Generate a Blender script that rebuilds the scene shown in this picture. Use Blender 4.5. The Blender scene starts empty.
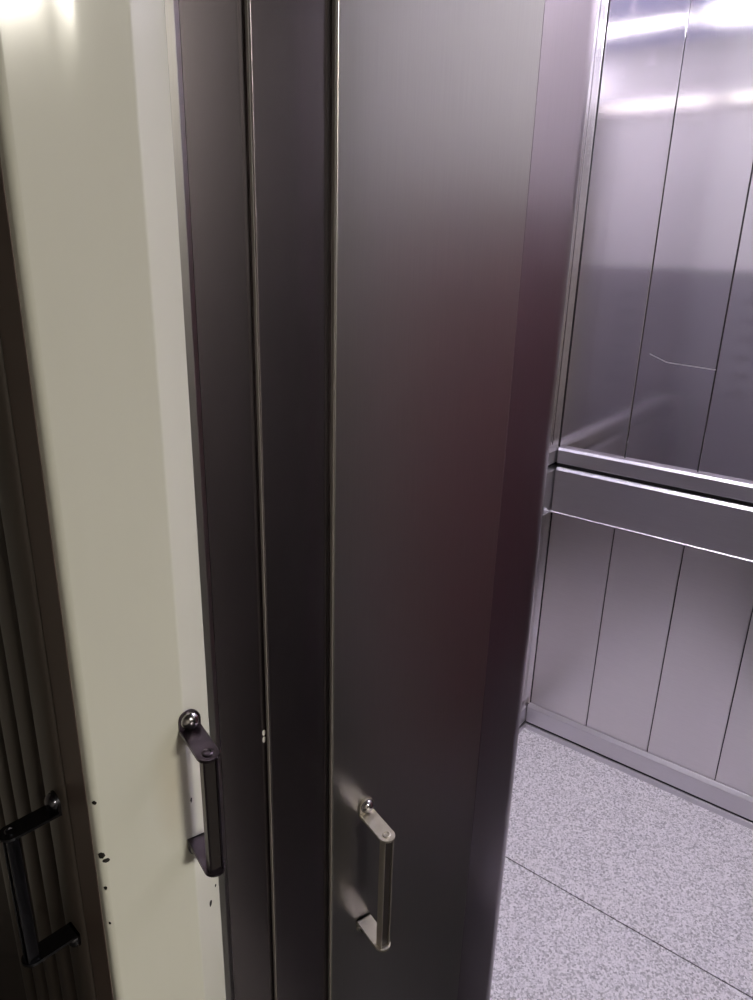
import bpy, bmesh, math
from mathutils import Vector, Matrix
sc = bpy.context.scene
COL = sc.collection
PI = math.pi

# ------------------------------------------------------------------ materials
def new_mat(name):
    m = bpy.data.materials.new(name); m.use_nodes = True
    nt = m.node_tree; nt.nodes.clear()
    out = nt.nodes.new('ShaderNodeOutputMaterial')
    b = nt.nodes.new('ShaderNodeBsdfPrincipled')
    nt.links.new(b.outputs[0], out.inputs[0])
    return m, nt, b

def N(nt, t, **kw):
    n = nt.nodes.new(t)
    for k, v in kw.items(): setattr(n, k, v)
    return n

def math_n(nt, op, a, b=None, clamp=False):
    n = N(nt, 'ShaderNodeMath', operation=op); n.use_clamp = clamp
    for i, v in enumerate((a, b)):
        if v is None: continue
        if isinstance(v, (int, float)): n.inputs[i].default_value = v
        else: nt.links.new(v, n.inputs[i])
    return n.outputs[0]

def coords(nt, scale=(1, 1, 1)):
    tc = N(nt, 'ShaderNodeTexCoord'); mp = N(nt, 'ShaderNodeMapping')
    mp.inputs['Scale'].default_value = scale
    nt.links.new(tc.outputs['Object'], mp.inputs[0])
    return mp.outputs[0]

def noise(nt, vec, scale, detail=3, rough=.5):
    n = N(nt, 'ShaderNodeTexNoise')
    n.inputs['Scale'].default_value = scale; n.inputs['Detail'].default_value = detail
    n.inputs['Roughness'].default_value = rough
    nt.links.new(vec, n.inputs['Vector'])
    return n.outputs['Fac']

def ramp(nt, fac, stops):
    r = N(nt, 'ShaderNodeValToRGB'); e = r.color_ramp.elements
    while len(e) < len(stops): e.new(.5)
    for el, (p, c) in zip(e, stops):
        el.position = p; el.color = (c[0], c[1], c[2], 1) if not isinstance(c, float) else (c, c, c, 1)
    nt.links.new(fac, r.inputs[0])
    return r.outputs[0]

def mix(nt, fac, a, b):
    n = N(nt, 'ShaderNodeMix', data_type='RGBA')
    nt.links.new(fac, n.inputs[0]) if not isinstance(fac, (int, float)) else setattr(n.inputs[0], 'default_value', fac)
    for i, v in ((6, a), (7, b)):
        if isinstance(v, tuple): n.inputs[i].default_value = (*v, 1)
        else: nt.links.new(v, n.inputs[i])
    return n.outputs[2]

def bump(nt, b, h, strength, dist):
    n = N(nt, 'ShaderNodeBump'); n.inputs['Strength'].default_value = strength; n.inputs['Distance'].default_value = dist
    nt.links.new(h, n.inputs['Height']); nt.links.new(n.outputs[0], b.inputs['Normal'])

def spots(nt, pts, soft=.25):
    """mask of small worn spots given in object space: (x, y, z, radius, stretch_z)"""
    tc = N(nt, 'ShaderNodeTexCoord'); tot = None
    nz = N(nt, 'ShaderNodeTexNoise'); nz.inputs['Scale'].default_value = 400
    nt.links.new(tc.outputs['Object'], nz.inputs['Vector'])
    for (x, y, z, r, st) in pts:
        s = N(nt, 'ShaderNodeVectorMath', operation='SUBTRACT'); s.inputs[1].default_value = (x, y, z)
        nt.links.new(tc.outputs['Object'], s.inputs[0])
        m = N(nt, 'ShaderNodeVectorMath', operation='MULTIPLY'); m.inputs[1].default_value = (1, 1, 1/st)
        nt.links.new(s.outputs[0], m.inputs[0])
        l = N(nt, 'ShaderNodeVectorMath', operation='LENGTH'); nt.links.new(m.outputs[0], l.inputs[0])
        d = math_n(nt, 'ADD', l.outputs['Value'], math_n(nt, 'MULTIPLY', nz.outputs['Fac'], r*.8))
        v = math_n(nt, 'LESS_THAN', d, r*1.4)
        tot = v if tot is None else math_n(nt, 'MAXIMUM', tot, v)
    return tot

def steel(name, col, rough, aniso=0.0, rot=0.0, grain=(40, 40, 1), var=.06, smudge=.0, marks=None, mark_col=(.8, .8, .8), bumpy=.0, tan=None):
    m, nt, b = new_mat(name)
    b.inputs['Metallic'].default_value = 1
    g = noise(nt, coords(nt, grain), 12, 4, .6)
    rr = math_n(nt, 'ADD', math_n(nt, 'MULTIPLY', g, var*2), rough-var)
    if smudge:
        s = noise(nt, coords(nt, (1, 1, .6)), 6, 5, .6)
        rr = math_n(nt, 'ADD', rr, math_n(nt, 'MULTIPLY', math_n(nt, 'SUBTRACT', s, .5), smudge))
    nt.links.new(rr, b.inputs['Roughness'])
    c = mix(nt, g, tuple(x*.93 for x in col), tuple(min(1, x*1.07) for x in col))
    if marks:
        sp = spots(nt, marks)
        c = mix(nt, sp, c, mark_col)
        nt.links.new(math_n(nt, 'SUBTRACT', 1.0, sp), b.inputs['Metallic'])
    nt.links.new(c, b.inputs['Base Color'])
    if aniso and tan:
        b.inputs['Anisotropic'].default_value = aniso; b.inputs['Anisotropic Rotation'].default_value = rot
        t = N(nt, 'ShaderNodeCombineXYZ')
        for i in range(3): t.inputs[i].default_value = tan[i]
        nt.links.new(t.outputs[0], b.inputs['Tangent'])
    elif aniso:
        b.inputs['Anisotropic'].default_value = aniso; b.inputs['Anisotropic Rotation'].default_value = rot
        t = N(nt, 'ShaderNodeTangent', direction_type='RADIAL', axis='Z'); nt.links.new(t.outputs[0], b.inputs['Tangent'])
    if bumpy: bump(nt, b, noise(nt, coords(nt, (1, 1, .35)), 3.5, 2), bumpy, .01)
    return m

def scratch(m, segs, half, axis):
    """fine bright scratches along polylines lying in the wall plane (object space, two axes)"""
    nt = m.node_tree; b = next(n for n in nt.nodes if n.type == 'BSDF_PRINCIPLED')
    tc = N(nt, 'ShaderNodeTexCoord'); tot = None
    for a, c in segs:
        A = Vector((0, a[0], a[1])); D = Vector((0, c[0]-a[0], c[1]-a[1]))
        p = N(nt, 'ShaderNodeVectorMath', operation='MULTIPLY'); nt.links.new(tc.outputs['Object'], p.inputs[0]); p.inputs[1].default_value = (0, 1, 1)
        q = N(nt, 'ShaderNodeVectorMath', operation='SUBTRACT'); nt.links.new(p.outputs[0], q.inputs[0]); q.inputs[1].default_value = A
        dt = N(nt, 'ShaderNodeVectorMath', operation='DOT_PRODUCT'); nt.links.new(q.outputs[0], dt.inputs[0]); dt.inputs[1].default_value = D/D.length_squared
        t = math_n(nt, 'MAXIMUM', math_n(nt, 'MINIMUM', dt.outputs['Value'], 1.0), 0.0)
        k = N(nt, 'ShaderNodeVectorMath', operation='SCALE'); k.inputs[0].default_value = D; nt.links.new(t, k.inputs['Scale'])
        e = N(nt, 'ShaderNodeVectorMath', operation='DISTANCE'); nt.links.new(q.outputs[0], e.inputs[0]); nt.links.new(k.outputs[0], e.inputs[1])
        v = math_n(nt, 'LESS_THAN', e.outputs['Value'], half)
        tot = v if tot is None else math_n(nt, 'MAXIMUM', tot, v)
    for sock, val in (('Roughness', .7),):
        old = b.inputs[sock].links[0].from_socket
        nt.links.new(math_n(nt, 'ADD', math_n(nt, 'MULTIPLY', old, math_n(nt, 'SUBTRACT', 1.0, tot)), math_n(nt, 'MULTIPLY', tot, val)), b.inputs[sock])
    old = b.inputs['Base Color'].links[0].from_socket
    nt.links.new(mix(nt, tot, old, (.92, .90, .92)), b.inputs['Base Color'])

def paint(name, col, rough, var=.05, spec=.5, wav=0.0, marks=None, mark_col=(.02, .018, .016), patches=None, patch_col=None):
    m, nt, b = new_mat(name)
    n = noise(nt, coords(nt, (1, 1, .5)), 14, 4)
    c = mix(nt, n, tuple(x*(1-var) for x in col), tuple(min(1, x*(1+var)) for x in col))
    if patches:
        tc = N(nt, 'ShaderNodeTexCoord')
        for (x, y, z, r, st, amt) in patches:
            s = N(nt, 'ShaderNodeVectorMath', operation='SUBTRACT'); s.inputs[1].default_value = (x, y, z)
            nt.links.new(tc.outputs['Object'], s.inputs[0])
            mm = N(nt, 'ShaderNodeVectorMath', operation='MULTIPLY'); mm.inputs[1].default_value = (1/r, 1/r, 1/(r*st))
            nt.links.new(s.outputs[0], mm.inputs[0])
            l = N(nt, 'ShaderNodeVectorMath', operation='LENGTH'); nt.links.new(mm.outputs[0], l.inputs[0])
            f = math_n(nt, 'MULTIPLY', math_n(nt, 'SUBTRACT', 1.0, l.outputs['Value'], True), math_n(nt, 'MULTIPLY', n, amt*2), True)
            c = mix(nt, f, c, patch_col)
    if marks: c = mix(nt, spots(nt, marks), c, mark_col)
    nt.links.new(c, b.inputs['Base Color'])
    b.inputs['Roughness'].default_value = rough
    b.inputs['Specular IOR Level'].default_value = spec
    if wav: bump(nt, b, noise(nt, coords(nt, (1, 1, .18)), 22, 2), wav, .01)
    return m

def speckle():
    m, nt, b = new_mat('granite_vinyl')
    v = coords(nt); n3 = noise(nt, v, 3, 3)
    def cells(sc_):
        vo = N(nt, 'ShaderNodeTexVoronoi'); vo.inputs['Scale'].default_value = sc_
        nt.links.new(v, vo.inputs['Vector'])
        sp = N(nt, 'ShaderNodeSeparateColor'); nt.links.new(vo.outputs['Color'], sp.inputs[0]); return sp.outputs[0]
    c = ramp(nt, cells(235), [(.0, (.33, .32, .345)), (.20, (.50, .48, .51)), (.40, (.70, .67, .71)), (.8, (.88, .85, .89))])
    d = ramp(nt, cells(380), [(.10, .60), (.28, 1.0)])
    mu = N(nt, 'ShaderNodeMix', data_type='RGBA', blend_type='MULTIPLY'); mu.inputs[0].default_value = .8
    nt.links.new(c, mu.inputs[6]); nt.links.new(d, mu.inputs[7])
    cc = mix(nt, math_n(nt, 'MULTIPLY', n3, .25), mu.outputs[2], (.60, .585, .60))
    nt.links.new(cc, b.inputs['Base Color'])
    b.inputs['Roughness'].default_value = .5
    return m

def glow(name, col, strength):
    m = bpy.data.materials.new(name); m.use_nodes = True; nt = m.node_tree; nt.nodes.clear()
    o = nt.nodes.new('ShaderNodeOutputMaterial'); e = nt.nodes.new('ShaderNodeEmission')
    e.inputs[0].default_value = (*col, 1); e.inputs[1].default_value = strength
    nt.links.new(e.outputs[0], o.inputs[0]); return m

# ------------------------------------------------------------------ geometry helpers
def finish(name, bm, mat, parent=None, smooth=True, ang=28):
    bmesh.ops.recalc_face_normals(bm, faces=bm.faces)
    me = bpy.data.meshes.new(name)
    if smooth:
        for f in bm.faces: f.smooth = True
        for e in bm.edges:
            if len(e.link_faces) != 2: continue
            a, (p, q) = e.calc_face_angle(0), (f.calc_area() for f in e.link_faces)
            if a > math.radians(ang) or (a > math.radians(3) and max(p, q) > 6*min(p, q)): e.smooth = False   # keep broad flats flat
    bm.to_mesh(me); bm.free(); me.materials.append(mat)
    o = bpy.data.objects.new(name, me); COL.objects.link(o)
    if parent: o.parent = parent
    return o

def ex(bm, prof, z0, z1):
    """closed (x, y) outline extruded from z0 to z1"""
    a = [bm.verts.new((x, y, z0)) for x, y in prof]; b = [bm.verts.new((x, y, z1)) for x, y in prof]
    n = len(prof)
    for i in range(n):
        j = (i+1) % n; bm.faces.new((a[i], a[j], b[j], b[i]))
    bm.faces.new(a[::-1]); bm.faces.new(b)

def ex_axis(bm, prof, c0, c1, fn):
    """closed 2-D outline swept from c0 to c1, fn maps (u, v, c) to a point"""
    a = [bm.verts.new(fn(u, v, c0)) for u, v in prof]; b = [bm.verts.new(fn(u, v, c1)) for u, v in prof]
    n = len(prof)
    for i in range(n):
        j = (i+1) % n; bm.faces.new((a[i], a[j], b[j], b[i]))
    bm.faces.new(a[::-1]); bm.faces.new(b)

def box(bm, lo, hi, bev=0.0, seg=2):
    t = bmesh.new(); bmesh.ops.create_cube(t, size=1)
    for v in t.verts: v.co = Vector([(lo[i]+hi[i])/2 + v.co[i]*(hi[i]-lo[i]) for i in range(3)])
    if bev: bmesh.ops.bevel(t, geom=t.edges[:], offset=bev, segments=seg, affect='EDGES', profile=.5)
    me = bpy.data.meshes.new('t'); t.to_mesh(me); t.free(); bm.from_mesh(me); bpy.data.meshes.remove(me)

def rnd(prof, radii, seg=5):
    """round the corners of a closed outline"""
    out = []; n = len(prof)
    for i in range(n):
        p = Vector(prof[i]); r = radii[i]
        if not r: out.append(tuple(p)); continue
        a = (Vector(prof[i-1])-p).normalized(); b = (Vector(prof[(i+1) % n])-p).normalized()
        th = a.angle(b); d = r/math.tan(th/2)
        c = p + (a+b).normalized()*(r/math.sin(th/2))
        s, e = p+a*d-c, p+b*d-c
        a0 = math.atan2(s.y, s.x); a1 = math.atan2(e.y, e.x)
        da = (a1-a0+PI) % (2*PI)-PI
        for k in range(seg+1):
            t = a0+da*k/seg; out.append((c.x+r*math.cos(t), c.y+r*math.sin(t)))
    return out

def lathe(bm, pts, M, seg=20):
    """(r, h) outline turned about local z, placed by matrix M"""
    rings = []
    for r, h in pts:
        rings.append([bm.verts.new(M @ Vector((r*math.cos(2*PI*k/seg), r*math.sin(2*PI*k/seg), h))) for k in range(seg)])
    for A, B in zip(rings, rings[1:]):
        for k in range(seg):
            j = (k+1) % seg; bm.faces.new((A[k], A[j], B[j], B[k]))
    bm.faces.new(rings[0][::-1]); bm.faces.new(rings[-1])

def tag(o, label, cat, group=None):
    o['label'] = label; o['category'] = cat
    if group: o['group'] = group
    return o

def struct(o): o['kind'] = 'structure'; return o

# ------------------------------------------------------------------ the door frame: the leaves stand 18 degrees off the car's walls
ANG = -math.radians(18)
def empty(name, s, d, z=0.0):
    """an Empty at distance d across and s along the leaves' own axes"""
    o = bpy.data.objects.new(name, None); COL.objects.link(o); o.empty_display_size = .05
    o.location = (s*math.cos(ANG)-d*math.sin(ANG), s*math.sin(ANG)+d*math.cos(ANG), z)
    o.rotation_euler = (0, 0, ANG); return o

M_door = steel('brushed_door_steel', (.385, .372, .362), .30, .3, .25, (60, 60, 1.2), .02, .04, tan=(.951, -.309, 0))
M_door_dark = steel('brushed_narrow_leaf_steel', (.30, .265, .285), .24, .35, .25, (60, 60, 1.2), .02, .04, tan=(.951, -.309, 0))
M_stile = steel('edge_stile_steel', (.27, .235, .26), .30, .3, .25, (60, 60, 1.2), .02, .04, tan=(.985, -.17, 0))
M_strip = paint('edge_glint_beige', (.20, .18, .165), .55)  # glint along the leaf edges, put into beige strips
M_up = steel('upper_wall_steel', (.76, .735, .77), .11, .7, .0, (3, 3, 60), .02, .03, tan=(0, 1, 0))
scratch(M_up, [((.5989, 1.2618), (.5528, 1.2449)), ((.5528, 1.2449), (.4327, 1.2397))], .0009, 'X')
M_upx = steel('upper_side_steel', (.76, .735, .77), .11, .7, .0, (3, 3, 60), .02, .03, tan=(1, 0, 0))
M_low = steel('lower_wall_steel', (.72, .69, .70), .30, .3, .0, (3, 3, 60), .02, .03, tan=(0, 1, 0))
scratch(M_low, [((.4306, .642), (.4306, .672))], .0011, 'X')
M_lowx = steel('lower_side_steel', (.72, .69, .70), .30, .3, .0, (3, 3, 60), .02, .03, tan=(1, 0, 0))
M_rail = steel('rail_steel', (.64, .62, .65), .34, 0, .0, (2, 2, 30), .015, .03)
M_trim = steel('trim_steel', (.80, .78, .80), .18, 0, 0, (4, 4, 4), .03)
M_gap = paint('gap_black', (.02, .02, .022), .8)
M_tan = steel('worn_zinc', (.60, .56, .50), .42, 0, 0, (30, 30, 30), .08)
M_dkm = steel('dark_bronzed_metal', (.075, .06, .075), .30, 0, 0, (30, 30, 30), .05)
M_blk = steel('black_chromed_metal', (.10, .10, .115), .24, 0, 0, (30, 30, 30), .04)
M_gapp = paint('dark_bar_inlay', (.018, .014, .014), .5)
M_nut = steel('polished_nut', (.40, .39, .40), .2, 0, 0, (30, 30, 30), .03)
M_gapsteel = paint('reflection_panel_grey', (.17, .16, .18), .5)
M_floor = speckle()
M_landing_floor = paint('dark_stone', (.022, .020, .019), .5)
M_landing_wall = paint('dull_landing_plaster', (.045, .036, .036), .7)
M_landing_pale = paint('pale_landing_plaster', (.40, .37, .33), .8)
M_maroon = paint('maroon_reflection_tone', (.115, .040, .047), .5)
M_return = paint('pale_return_paint', (.43, .415, .425), .5)
M_return_up = paint('grey_reflection_tone', (.62, .605, .60), .5)
M_landing_ceil = paint('landing_ceiling', (.20, .19, .18), .8)
M_car_ceil = paint('car_ceiling_paint', (.24, .24, .48), .5)

# ------------------------------------------------------------------ handle
def handle(name, parent, s, d, z_top, z_bot, proj, mats, rot=0.0, label=None, off=.0105):
    """pull handle: two brackets folded out from the leaf, screws, and a channel bar between their shelves (local -y points out)"""
    mat_b, mat_bar, mat_in, mat_nut = mats
    h = bpy.data.objects.new(name, None); COL.objects.link(h); h.empty_display_size = .02
    h.parent = parent; h.location = (s, d, (z_top+z_bot)/2); h.rotation_euler = (0, 0, rot)
    if label: h['label'] = label
    hz = (z_top-z_bot)/2; w = .0092; t = .0026; yb = -proj+w*.15
    for sg in (1, -1):
        bm = bmesh.new()
        tab = [(w*math.cos(PI*k/12), sg*(hz+off+w*math.sin(PI*k/12))) for k in range(13)] + [(-w, sg*(hz-t/2)), (w, sg*(hz-t/2))]
        ex_axis(bm, tab, -.0002, -t, lambda u, v, c: (u, c, v))
        end = [(w*math.cos(PI*k/14), yb-w*math.sin(PI*k/14)) for k in range(15)]
        shelf = [(w, -.0002)] + end + [(-w, -.0002)]
        ex_axis(bm, shelf, sg*hz-t/2, sg*hz+t/2, lambda u, v, c: (u, v, c))
        finish('bracket', bm, mat_b, h)
        bm = bmesh.new()
        lathe(bm, [(.0082, 0), (.0082, .0012), (.0070, .0036), (.0042, .0056), (.0012, .0062)], Matrix.Translation((0, -t, sg*(hz+off))) @ Matrix.Rotation(PI/2, 4, 'X'))
        finish('screw', bm, mat_nut, h)
        bm = bmesh.new()
        lathe(bm, [(.0046, 0), (.0046, .0010), (.0036, .0016), (.0028, .0016), (.0024, .0008), (.0006, .0008)],
              Matrix.Translation((0, yb, sg*(hz+t/2))) @ (Matrix() if sg > 0 else Matrix.Rotation(PI, 4, 'X')), 18)
        finish('rivet', bm, mat_b, h)
    # channel bar, open side outwards, with its dark inside
    y0, y1, W, th = yb-.0058, yb+.0050, .0062, .0017
    z0, z1 = -hz+t/2, hz-t/2
    bm = bmesh.new()
    prof = rnd([(-W, y0), (-W+th, y0), (-W+th, y1-th), (W-th, y1-th), (W-th, y0), (W, y0), (W, y1), (-W, y1)], [.0006, .0006, .0006, .0006, .0006, .0006, .0025, .0025], 3)
    ex(bm, prof, z0, z1); finish('bar', bm, mat_bar, h)
    bm = bmesh.new(); box(bm, (-W+th+.0001, y0+.0022, z0+.0002), (W-th-.0001, y1-th-.0001, z1-.0002)); finish('bar_inlay', bm, mat_in, h, False)
    return h

# ------------------------------------------------------------------ cream landing door
Z1 = 2.08
SL, DL = .0768, .50
base = empty('landing_door', .126, .53)
tag(base, 'cream painted landing door standing on edge beside the dark ribbed jamb', 'door')
ox, oy = .126, .53
def L(s, d): return (s-ox, d-oy)
qd = Vector((-.225, .974))                       # direction of the door's shaded side face
P0 = Vector((SL, DL))
chips = [(*L(.0787, .5018), z, r, st) for z, r, st in ((1.078, .0022, 1.0), (1.024, .0030, 1.1), (.989, .0018, 1.2), (.95, .0013, 1.4))]
chips += [(*L(.0815, .5002), 1.018, .0028, .8), (*L(.157, .5), 1.043, .0020, 2.0), (*L(.1712, .5121), .905, .0022, 1.6), (*L(.1790, .518), .917, .0014, 1.2)]
M_cream = paint('cream_gloss_paint', (.63, .63, .56), .15, .03, .5, .10, chips, patches=[(*L(.142, .5), 1.065, .022, 3.2, .35)], patch_col=(.45, .34, .17))  # soft ochre-brown patch beside the handle
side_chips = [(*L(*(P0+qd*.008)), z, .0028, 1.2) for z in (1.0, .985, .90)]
M_side = paint('side_shade_brown', (.095, .068, .058), .5, .15, .4, 0, side_chips)  # shade of the door's side face is put into the brown
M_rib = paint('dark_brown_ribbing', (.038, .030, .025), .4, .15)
# main board: rounded left edge, splayed light edge on the right
pA = P0 + qd*.018
prof = [L(*pA), L(*P0), L(.1545, .50), L(.1838, .522), L(.1838, .555), L(pA.x+.02, .555)]
bm = bmesh.new(); ex(bm, rnd(prof, [0, .006, .004, .0025, .002, 0], 6), .012, Z1)
finish('board', bm, M_cream, base)
# shaded side plate and ribbing stepping back from it
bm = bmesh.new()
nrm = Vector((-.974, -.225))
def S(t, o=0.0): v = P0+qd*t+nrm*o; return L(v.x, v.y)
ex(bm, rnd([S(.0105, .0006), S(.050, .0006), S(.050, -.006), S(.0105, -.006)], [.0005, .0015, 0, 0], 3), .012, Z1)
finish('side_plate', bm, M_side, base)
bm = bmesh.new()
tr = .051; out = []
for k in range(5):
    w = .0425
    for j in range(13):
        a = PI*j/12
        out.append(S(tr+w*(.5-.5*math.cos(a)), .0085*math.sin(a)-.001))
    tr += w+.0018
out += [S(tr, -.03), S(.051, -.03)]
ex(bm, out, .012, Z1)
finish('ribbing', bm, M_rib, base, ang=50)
handle('handle', base, *L(.1588, .50), 1.1185, 1.003, .042, (M_dkm, M_dkm, M_gapp, M_nut), off=.0085, label='dark metal pull handle on the cream face')
vs = P0+qd*.030
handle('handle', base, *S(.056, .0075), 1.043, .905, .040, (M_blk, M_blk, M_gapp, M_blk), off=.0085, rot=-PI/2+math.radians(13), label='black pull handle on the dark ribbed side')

# ------------------------------------------------------------------ steel leaves
def leaf(name, label, s0, s1, prof, mat, part='panel'):
    b = empty(name, (s0+s1)/2, prof[0][1]); tag(b, label, 'door', 'steel car door leaves')
    cx, cy = (s0+s1)/2, prof[0][1]
    return b, (lambda s, d: (s-cx, d-cy))
# narrow leaf beside the cream door
b1, f1 = leaf('car_door_leaf', 'narrow dark steel door leaf right beside the cream door', .17, .262, [(0, .541)], M_door_dark)
M_leafA = steel('narrow_leaf_steel_chipped', (.30, .265, .285), .24, .35, .25, (60, 60, 1.2), .02, .04, [(*f1(.2445, .541), z, .0016, 2.2) for z in (1.052, 1.044)], (.75, .72, .68), tan=(.951, -.309, 0))
bm = bmesh.new()
pr = [f1(.2, .541), f1(.262, .541), f1(.262, .556), f1(.186, .556), f1(.186, .552), f1(.2, .552)]
ex(bm, pr, .012, Z1); finish('panel', bm, M_leafA, b1)
bm = bmesh.new()
pr = [f1(.1855, .533), f1(.1935, .533), f1(.1995, .5405), f1(.1995, .551), f1(.1855, .551)]
ex(bm, rnd(pr, [0, .0012, .001, 0, 0], 3), .012, Z1); finish('stile', bm, M_door, b1)
# second narrow leaf
b2, f2 = leaf('car_door_leaf', 'dark steel door leaf, middle of the three, between two thin bright seams', .247, .33, [(0, .533)], M_door_dark)
bm = bmesh.new()
pr = [f2(.247, .5405), f2(.247, .533), f2(.33, .533), f2(.33, .5405)]
ex(bm, rnd(pr, [0, .0012, 0, 0], 4), .012, Z1); finish('panel', bm, M_door_dark, b2)
bm = bmesh.new()
pr = [f2(.2457, .5370), f2(.2457, .5332), f2(.2469, .5332), f2(.2469, .5370)]
ex(bm, rnd(pr, [0, .0006, .0006, 0], 3), .012, Z1); finish('glint_strip', bm, M_strip, b2)
# wide leaf with the handle, folded back along its free edge
b3, f3 = leaf('car_door_leaf', 'wide brushed steel door leaf carrying a worn pull handle', .313, .62, [(0, .525)], M_door)
c12, s12 = math.cos(math.radians(12)), math.sin(math.radians(12))
W2 = .1263
eD = (.5225+W2*c12, .525+W2*s12)
bm = bmesh.new()
pr = [f3(.3135, .5325), f3(.3135, .525), f3(.5222, .525), f3(.5222, .558), f3(.345, .558), f3(.345, .5325)]
ex(bm, rnd(pr, [0, .0012, .0006, 0, 0, 0], 5), .012, Z1); finish('panel', bm, M_door, b3, ang=40)
bm = bmesh.new()
pr = [f3(.5224, .5252), f3(*eD), f3(eD[0]-.056*s12, eD[1]+.056*c12), f3(.5224, .558)]
ex(bm, rnd(pr, [.0006, .05, .004, 0], 18), .012, Z1); g = finish('edge_stile', bm, M_stile, b3, ang=40); g['label'] = 'darker bent closing edge of the leaf'
bm = bmesh.new()
pr = [f3(.3121, .5290), f3(.3121, .5252), f3(.3134, .5252), f3(.3134, .5290)]
ex(bm, rnd(pr, [0, .0006, .0006, 0], 3), .012, Z1); finish('glint_strip', bm, M_strip, b3)
handle('handle', b3, *f3(.3562, .525), .9125, .757, .042, (M_tan, M_tan, M_gapp, M_nut), label='worn pale metal pull handle with a dark bar')

# ------------------------------------------------------------------ lift car
XB, YS, YR, XF = 1.930, .8375, -.50, .752
HC = 2.26
SEAM = [.8175-.1925*k for k in range(9)]          # panel joints on the back wall
def panel_row(name, z0, z1, mat, parent, along):
    bm = bmesh.new()
    for a, c in along:
        g = .0012
        box(bm, *parent_map(a, c, z0, z1, g), .0012, 2)
    return finish(name, bm, mat, parent)

# back wall
bm = bmesh.new(); box(bm, (XB+.004, YR-.05, -.02), (XB+.06, YS+.05, HC))
wb = struct(finish('wall_back', bm, M_gap, None, False))
ys = [YS-.0005]+SEAM[:]+[YR]
ys = [y for y in ys if y > YR-.001]
def row_back(name, z0, z1, mat):
    bm = bmesh.new()
    for y1, y0 in zip(ys, ys[1:]):
        if y1-y0 < .02:
            continue
        box(bm, (XB, y0+.0013, z0), (XB+.0042, y1-.0013, z1), .0010, 2)
    return finish(name, bm, mat, wb)
row_back('upper_panelling', .972, HC-.001, M_up); row_back('lower_panelling', .092, .774, M_low)
bm = bmesh.new()
box(bm, (XB-.006, SEAM[0]+.0015, .092), (XB+.004, YS-.0005, .774), .0012); box(bm, (XB-.006, SEAM[0]+.0015, .972), (XB+.004, YS-.0005, HC-.001), .0012)
finish('corner_strip', bm, M_trim, wb)
# side wall
bm = bmesh.new(); box(bm, (XF-.05, YS+.004, -.02), (XB+.06, YS+.06, HC))
wl = struct(finish('wall_left', bm, M_gap, None, False))
xs = [XB]+[XB-.2015-.189*k for k in range(7)]; xs = [x for x in xs if x > XF]+[XF]
for nm, z0, z1, mt in (('upper_panelling', .972, HC-.001, M_upx), ('lower_panelling', .092, .774, M_lowx)):
    bm = bmesh.new()
    for x1, x0 in zip(xs, xs[1:]):
        box(bm, (x0+.0013, YS, z0), (x1-.0013, YS+.0042, z1), .0010, 2)
    finish(nm, bm, mt, wl)
# unseen right wall of the car, its two tones set for the door reflections
bm = bmesh.new(); box(bm, (XF-.05, YR-.06, -.02), (XB+.06, YR-.004, HC))
wr = struct(finish('wall_right', bm, M_gap, None, False))
for nm, z0, z1, mt in (('upper_panelling', 1.63, HC-.001, M_return_up), ('lower_panelling', .092, 1.62, M_maroon)):
    bm = bmesh.new()
    for x1, x0 in zip(xs, xs[1:]):
        box(bm, (x0+.0013, YR-.0042, z0), (x1-.0013, YR, z1), .0010, 2)
    finish(nm, bm, mt, wr)

# bumper rails: outline (out, z) swept along the wall
UP = [(0, .9745), (.0160, .9745), (.022, .9670), (.022, .9315), (.0195, .9285), (0, .9285)]
LO = [(0, .9165), (.0155, .9165), (.023, .9075), (.023, .781), (.0255, .779), (.0255, .7755), (.004, .7755), (0, .7775)]
UPr, LOr = [0, .002, .002, .001, .001, 0], [0, .002, .002, .001, .0008, .0008, 0, 0]
CH = [(0, .930), (.011, .930), (.011, .914), (0, .914)]
def rail(label, fn, c0, c1, base_pt, cat='rail'):
    e = bpy.data.objects.new('bumper_rail', None); COL.objects.link(e); e.location = base_pt; e.empty_display_size = .05
    tag(e, label, cat, 'bumper rails of the lift car')
    for nm, p, r, mt in (('upper_band', UP, UPr, M_rail), ('lower_band', LO, LOr, M_rail), ('channel', CH, [0]*4, M_gap)):
        bm = bmesh.new()
        ex_axis(bm, rnd(p, r, 3), c0, c1, lambda u, v, c: tuple(Vector(fn(u, v, c))-Vector(base_pt)))
        finish(nm, bm, mt, e)
    return e
rail('long steel bumper rail across the panelled wall above the speckled floor', lambda u, v, c: (XB-u, c, v), YR, YS-.0258, (XB, 0, .775))
rail('short end of steel bumper rail just beside the wide door leaf', lambda u, v, c: (c, YS-u, v), XF+.06, XB, (1.3, YS, .775))
# skirtings
SK = [(0, .094), (.004, .094), (.014, .083), (.014, .0275), (.009, .0265), (.009, .0205), (.016, .0195), (.016, 0), (0, 0)]
SKr = [0, .001, .002, .001, 0, 0, .001, 0, 0]
def skirt(name, fn, c0, c1):
    bm = bmesh.new(); ex_axis(bm, rnd(SK, SKr, 3), c0, c1, fn)
    o = struct(finish(name, bm, M_rail))
    bm = bmesh.new(); ex_axis(bm, [(.0092, .0263), (.0125, .0263), (.0125, .0207), (.0092, .0207)], c0, c1, fn)
    finish('shadow_joint', bm, M_gap, o)
skirt('baseboard_back', lambda u, v, c: (XB-u, c, v), YR, YS-.0165)
skirt('baseboard_left', lambda u, v, c: (c, YS-u, v), XF+.05, XB)
skirt('baseboard_right', lambda u, v, c: (c, YR+u, v), XF+.05, XB)

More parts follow.
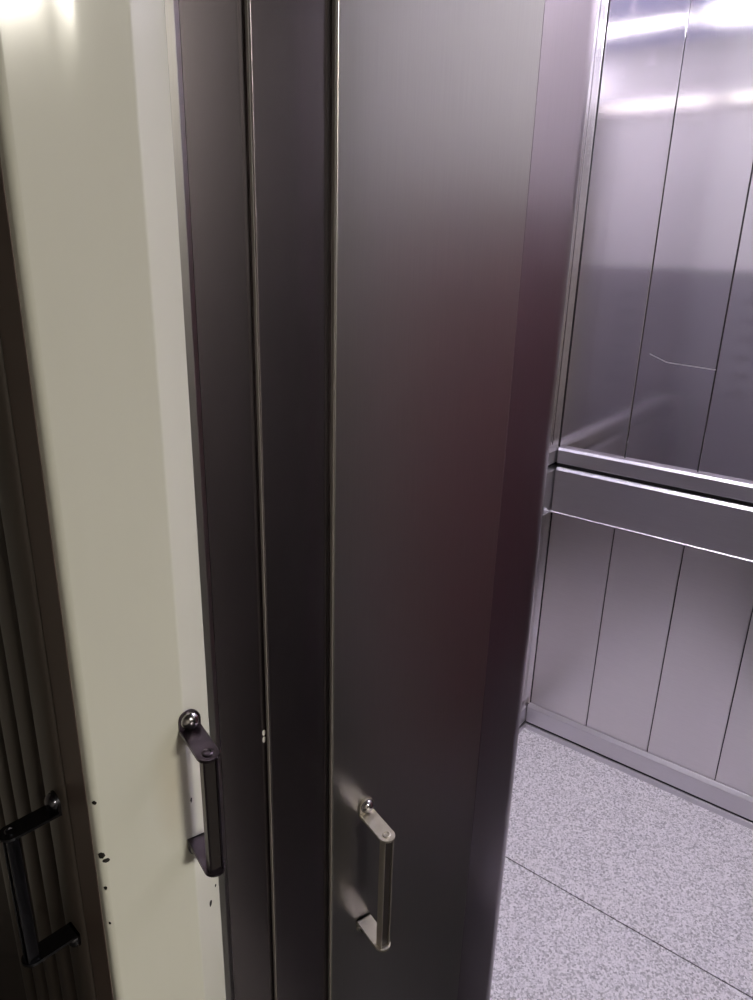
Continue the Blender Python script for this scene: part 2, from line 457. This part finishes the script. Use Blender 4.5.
# car floor: sheets with tight joints
bm = bmesh.new(); JX = 1.3907
for x0, x1 in ((.66, 1.0), (1.0, JX), (JX, XB)):
    box(bm, (x0+.0016, YR, -.02), (x1-.0016, YS, 0), .0006, 1)
fl = struct(finish('floor', bm, M_floor, None, False))
bm = bmesh.new(); box(bm, (.66, YR, -.05), (XB, YS, -.004)); fb = finish('joint_filler', bm, M_gap, fl, False)
bm = bmesh.new(); ex(bm, [(.67, YR+.02), (1.89, YR+.02), (1.89, -.012), (1.2, -.012), (1.2, .2), (1.0, .2), (1.0, .33), (.67, .33)], .0002, .004)
finish('dark_reflection_sheet', bm, M_landing_floor, fl, False)  # unseen dark sheet, added to darken the reflections in the door leaves
# car ceiling
bm = bmesh.new(); box(bm, (.66, YR-.06, HC), (XB+.06, YS+.06, HC+.05))
struct(finish('ceiling', bm, M_car_ceil, None, False))
# front returns and header of the car
bm = bmesh.new()
box(bm, (XF-.06, .397, 0), (XF, YS+.003, HC), .002); ret = struct(finish('trim_1', bm, M_return))
bm = bmesh.new()
box(bm, (XF-.06, YR-.06, 0), (XF, -.42, HC), .002); struct(finish('trim_2', bm, M_rail))
bm = bmesh.new()
box(bm, (XF-.06, -.42, 2.09), (XF, .397, HC), .002); struct(finish('trim_3', bm, M_rail))

# ------------------------------------------------------------------ landing
bm = bmesh.new(); box(bm, (-1.8, -3.6, -.05), (.658, 1.5, 0)); struct(finish('floor_landing', bm, M_landing_floor, None, False))
bm = bmesh.new(); box(bm, (-1.8, -3.6, 2.48), (.66, 1.5, 2.53)); struct(finish('ceiling_landing', bm, M_landing_ceil, None, False))
bm = bmesh.new(); box(bm, (-1.86, -3.6, 0), (-1.8, 1.5, 2.6)); struct(finish('wall_landing_back', bm, M_landing_pale, None, False))
bm = bmesh.new(); box(bm, (-1.8, 1.5, 0), (.66, 1.56, 2.6)); struct(finish('wall_landing_left', bm, M_landing_pale, None, False))
bm = bmesh.new(); box(bm, (-1.8, -3.66, 0), (.66, -3.6, 2.6)); struct(finish('wall_landing_right', bm, M_landing_wall, None, False))
bm = bmesh.new(); box(bm, (.36, .76, 0), (.50, 1.5, 2.6)); struct(finish('wall_landing_front', bm, M_landing_wall, None, False))
bm = bmesh.new(); box(bm, (.36, -3.6, 0), (.50, -.46, 2.6)); struct(finish('wall_front', bm, M_landing_wall, None, False))
bm = bmesh.new(); box(bm, (.36, -.46, 2.1), (.50, .76, 2.6)); struct(finish('trim_4', bm, M_landing_wall, None, False))

# ------------------------------------------------------------------ lamps
def lamp(name, label, x0, x1, y0, y1, z, col, strength, hs=.035):
    e = bpy.data.objects.new(name, None); COL.objects.link(e); e.location = ((x0+x1)/2, (y0+y1)/2, z); e.empty_display_size = .05
    tag(e, label, 'lamp')
    hx, hy = (x1-x0)/2, (y1-y0)/2
    bm = bmesh.new(); box(bm, (-hx-.012, -hy-.012, -hs*.6), (hx+.012, hy+.012, 0), .004); finish('housing', bm, M_trim, e)
    bm = bmesh.new(); box(bm, (-hx, -hy, -hs), (hx, hy, -hs*.62), .006); finish('diffuser', bm, glow(name+'_glow', col, strength), e)
    return e
lamp('ceiling_lamp', 'long white tube lamp on the car ceiling near its back', 1.52, 1.57, -.42, .74, HC, (.97, .92, 1.0), 76)
lamp('ceiling_lamp', 'long white tube lamp on the car ceiling near the entrance', 1.11, 1.13, -.42, .78, HC, (1.0, .96, 1.0), 88)
lamp('landing_lamp', 'long lamp on the landing ceiling behind the viewer', -.44, -.06, -2.75, -2.15, 2.48, (1.0, .94, .82), 160)
# warm strip lamp on the front return; dark unseen panel added for the back wall's reflections
bm = bmesh.new(); box(bm, (XF, .39, 2.02), (XF+.02, .81, 2.08), .003); g = finish('strip_lamp', bm, M_trim, ret)
bm = bmesh.new(); box(bm, (XF+.0205, .40, 2.042), (XF+.03, .80, 2.062), .004); finish('diffuser', bm, glow('strip_glow', (1.0, .93, .80), 3), g)
bm = bmesh.new(); box(bm, (XF+.0002, .400, .30), (XF+.012, .834, 1.46), .003); g = finish('dark_reflection_panel', bm, M_gapsteel, ret)
for k in range(6):
    bm = bmesh.new(); lathe(bm, [(.016, 0), (.016, .004), (.013, .006), (.004, .006)], Matrix.Translation((XF+.012, .6, 1.35-.07*k)) @ Matrix.Rotation(PI/2, 4, 'Y')); finish('panel_disc', bm, M_nut, g)

w = bpy.data.worlds.new('World'); sc.world = w; w.use_nodes = True
w.node_tree.nodes['Background'].inputs[0].default_value = (.5, .5, .6, 1); w.node_tree.nodes['Background'].inputs[1].default_value = .01

# ------------------------------------------------------------------ camera
cam = bpy.data.cameras.new('Camera'); co = bpy.data.objects.new('Camera', cam); COL.objects.link(co)
cam.sensor_fit = 'VERTICAL'; cam.sensor_height = 36; cam.lens = 715.95*36/1000; cam.clip_start = .02
pitch, roll, yaw = math.radians(19.2506), math.radians(1.5341), math.radians(52.4073)
fw = Vector((math.sin(yaw)*math.cos(pitch), math.cos(yaw)*math.cos(pitch), -math.sin(pitch)))
r0 = Vector((math.cos(yaw), -math.sin(yaw), 0)); u0 = r0.cross(fw)
r = r0*math.cos(roll)+u0*math.sin(roll); u = r.cross(fw)
co.matrix_world = Matrix((( r.x, u.x, -fw.x, 0), (r.y, u.y, -fw.y, 0), (r.z, u.z, -fw.z, 1.5), (0, 0, 0, 1)))
sc.camera = co
vs_ = sc.view_settings; vs_.view_transform = 'Standard'; vs_.look = 'None'; vs_.gamma = 1; vs_.use_curve_mapping = False; vs_.exposure = 0
sc.cycles.max_bounces = 10; sc.cycles.glossy_bounces = 8; sc.cycles.diffuse_bounces = 5
sc.cycles.use_denoising = True; sc.cycles.sample_clamp_indirect = 6
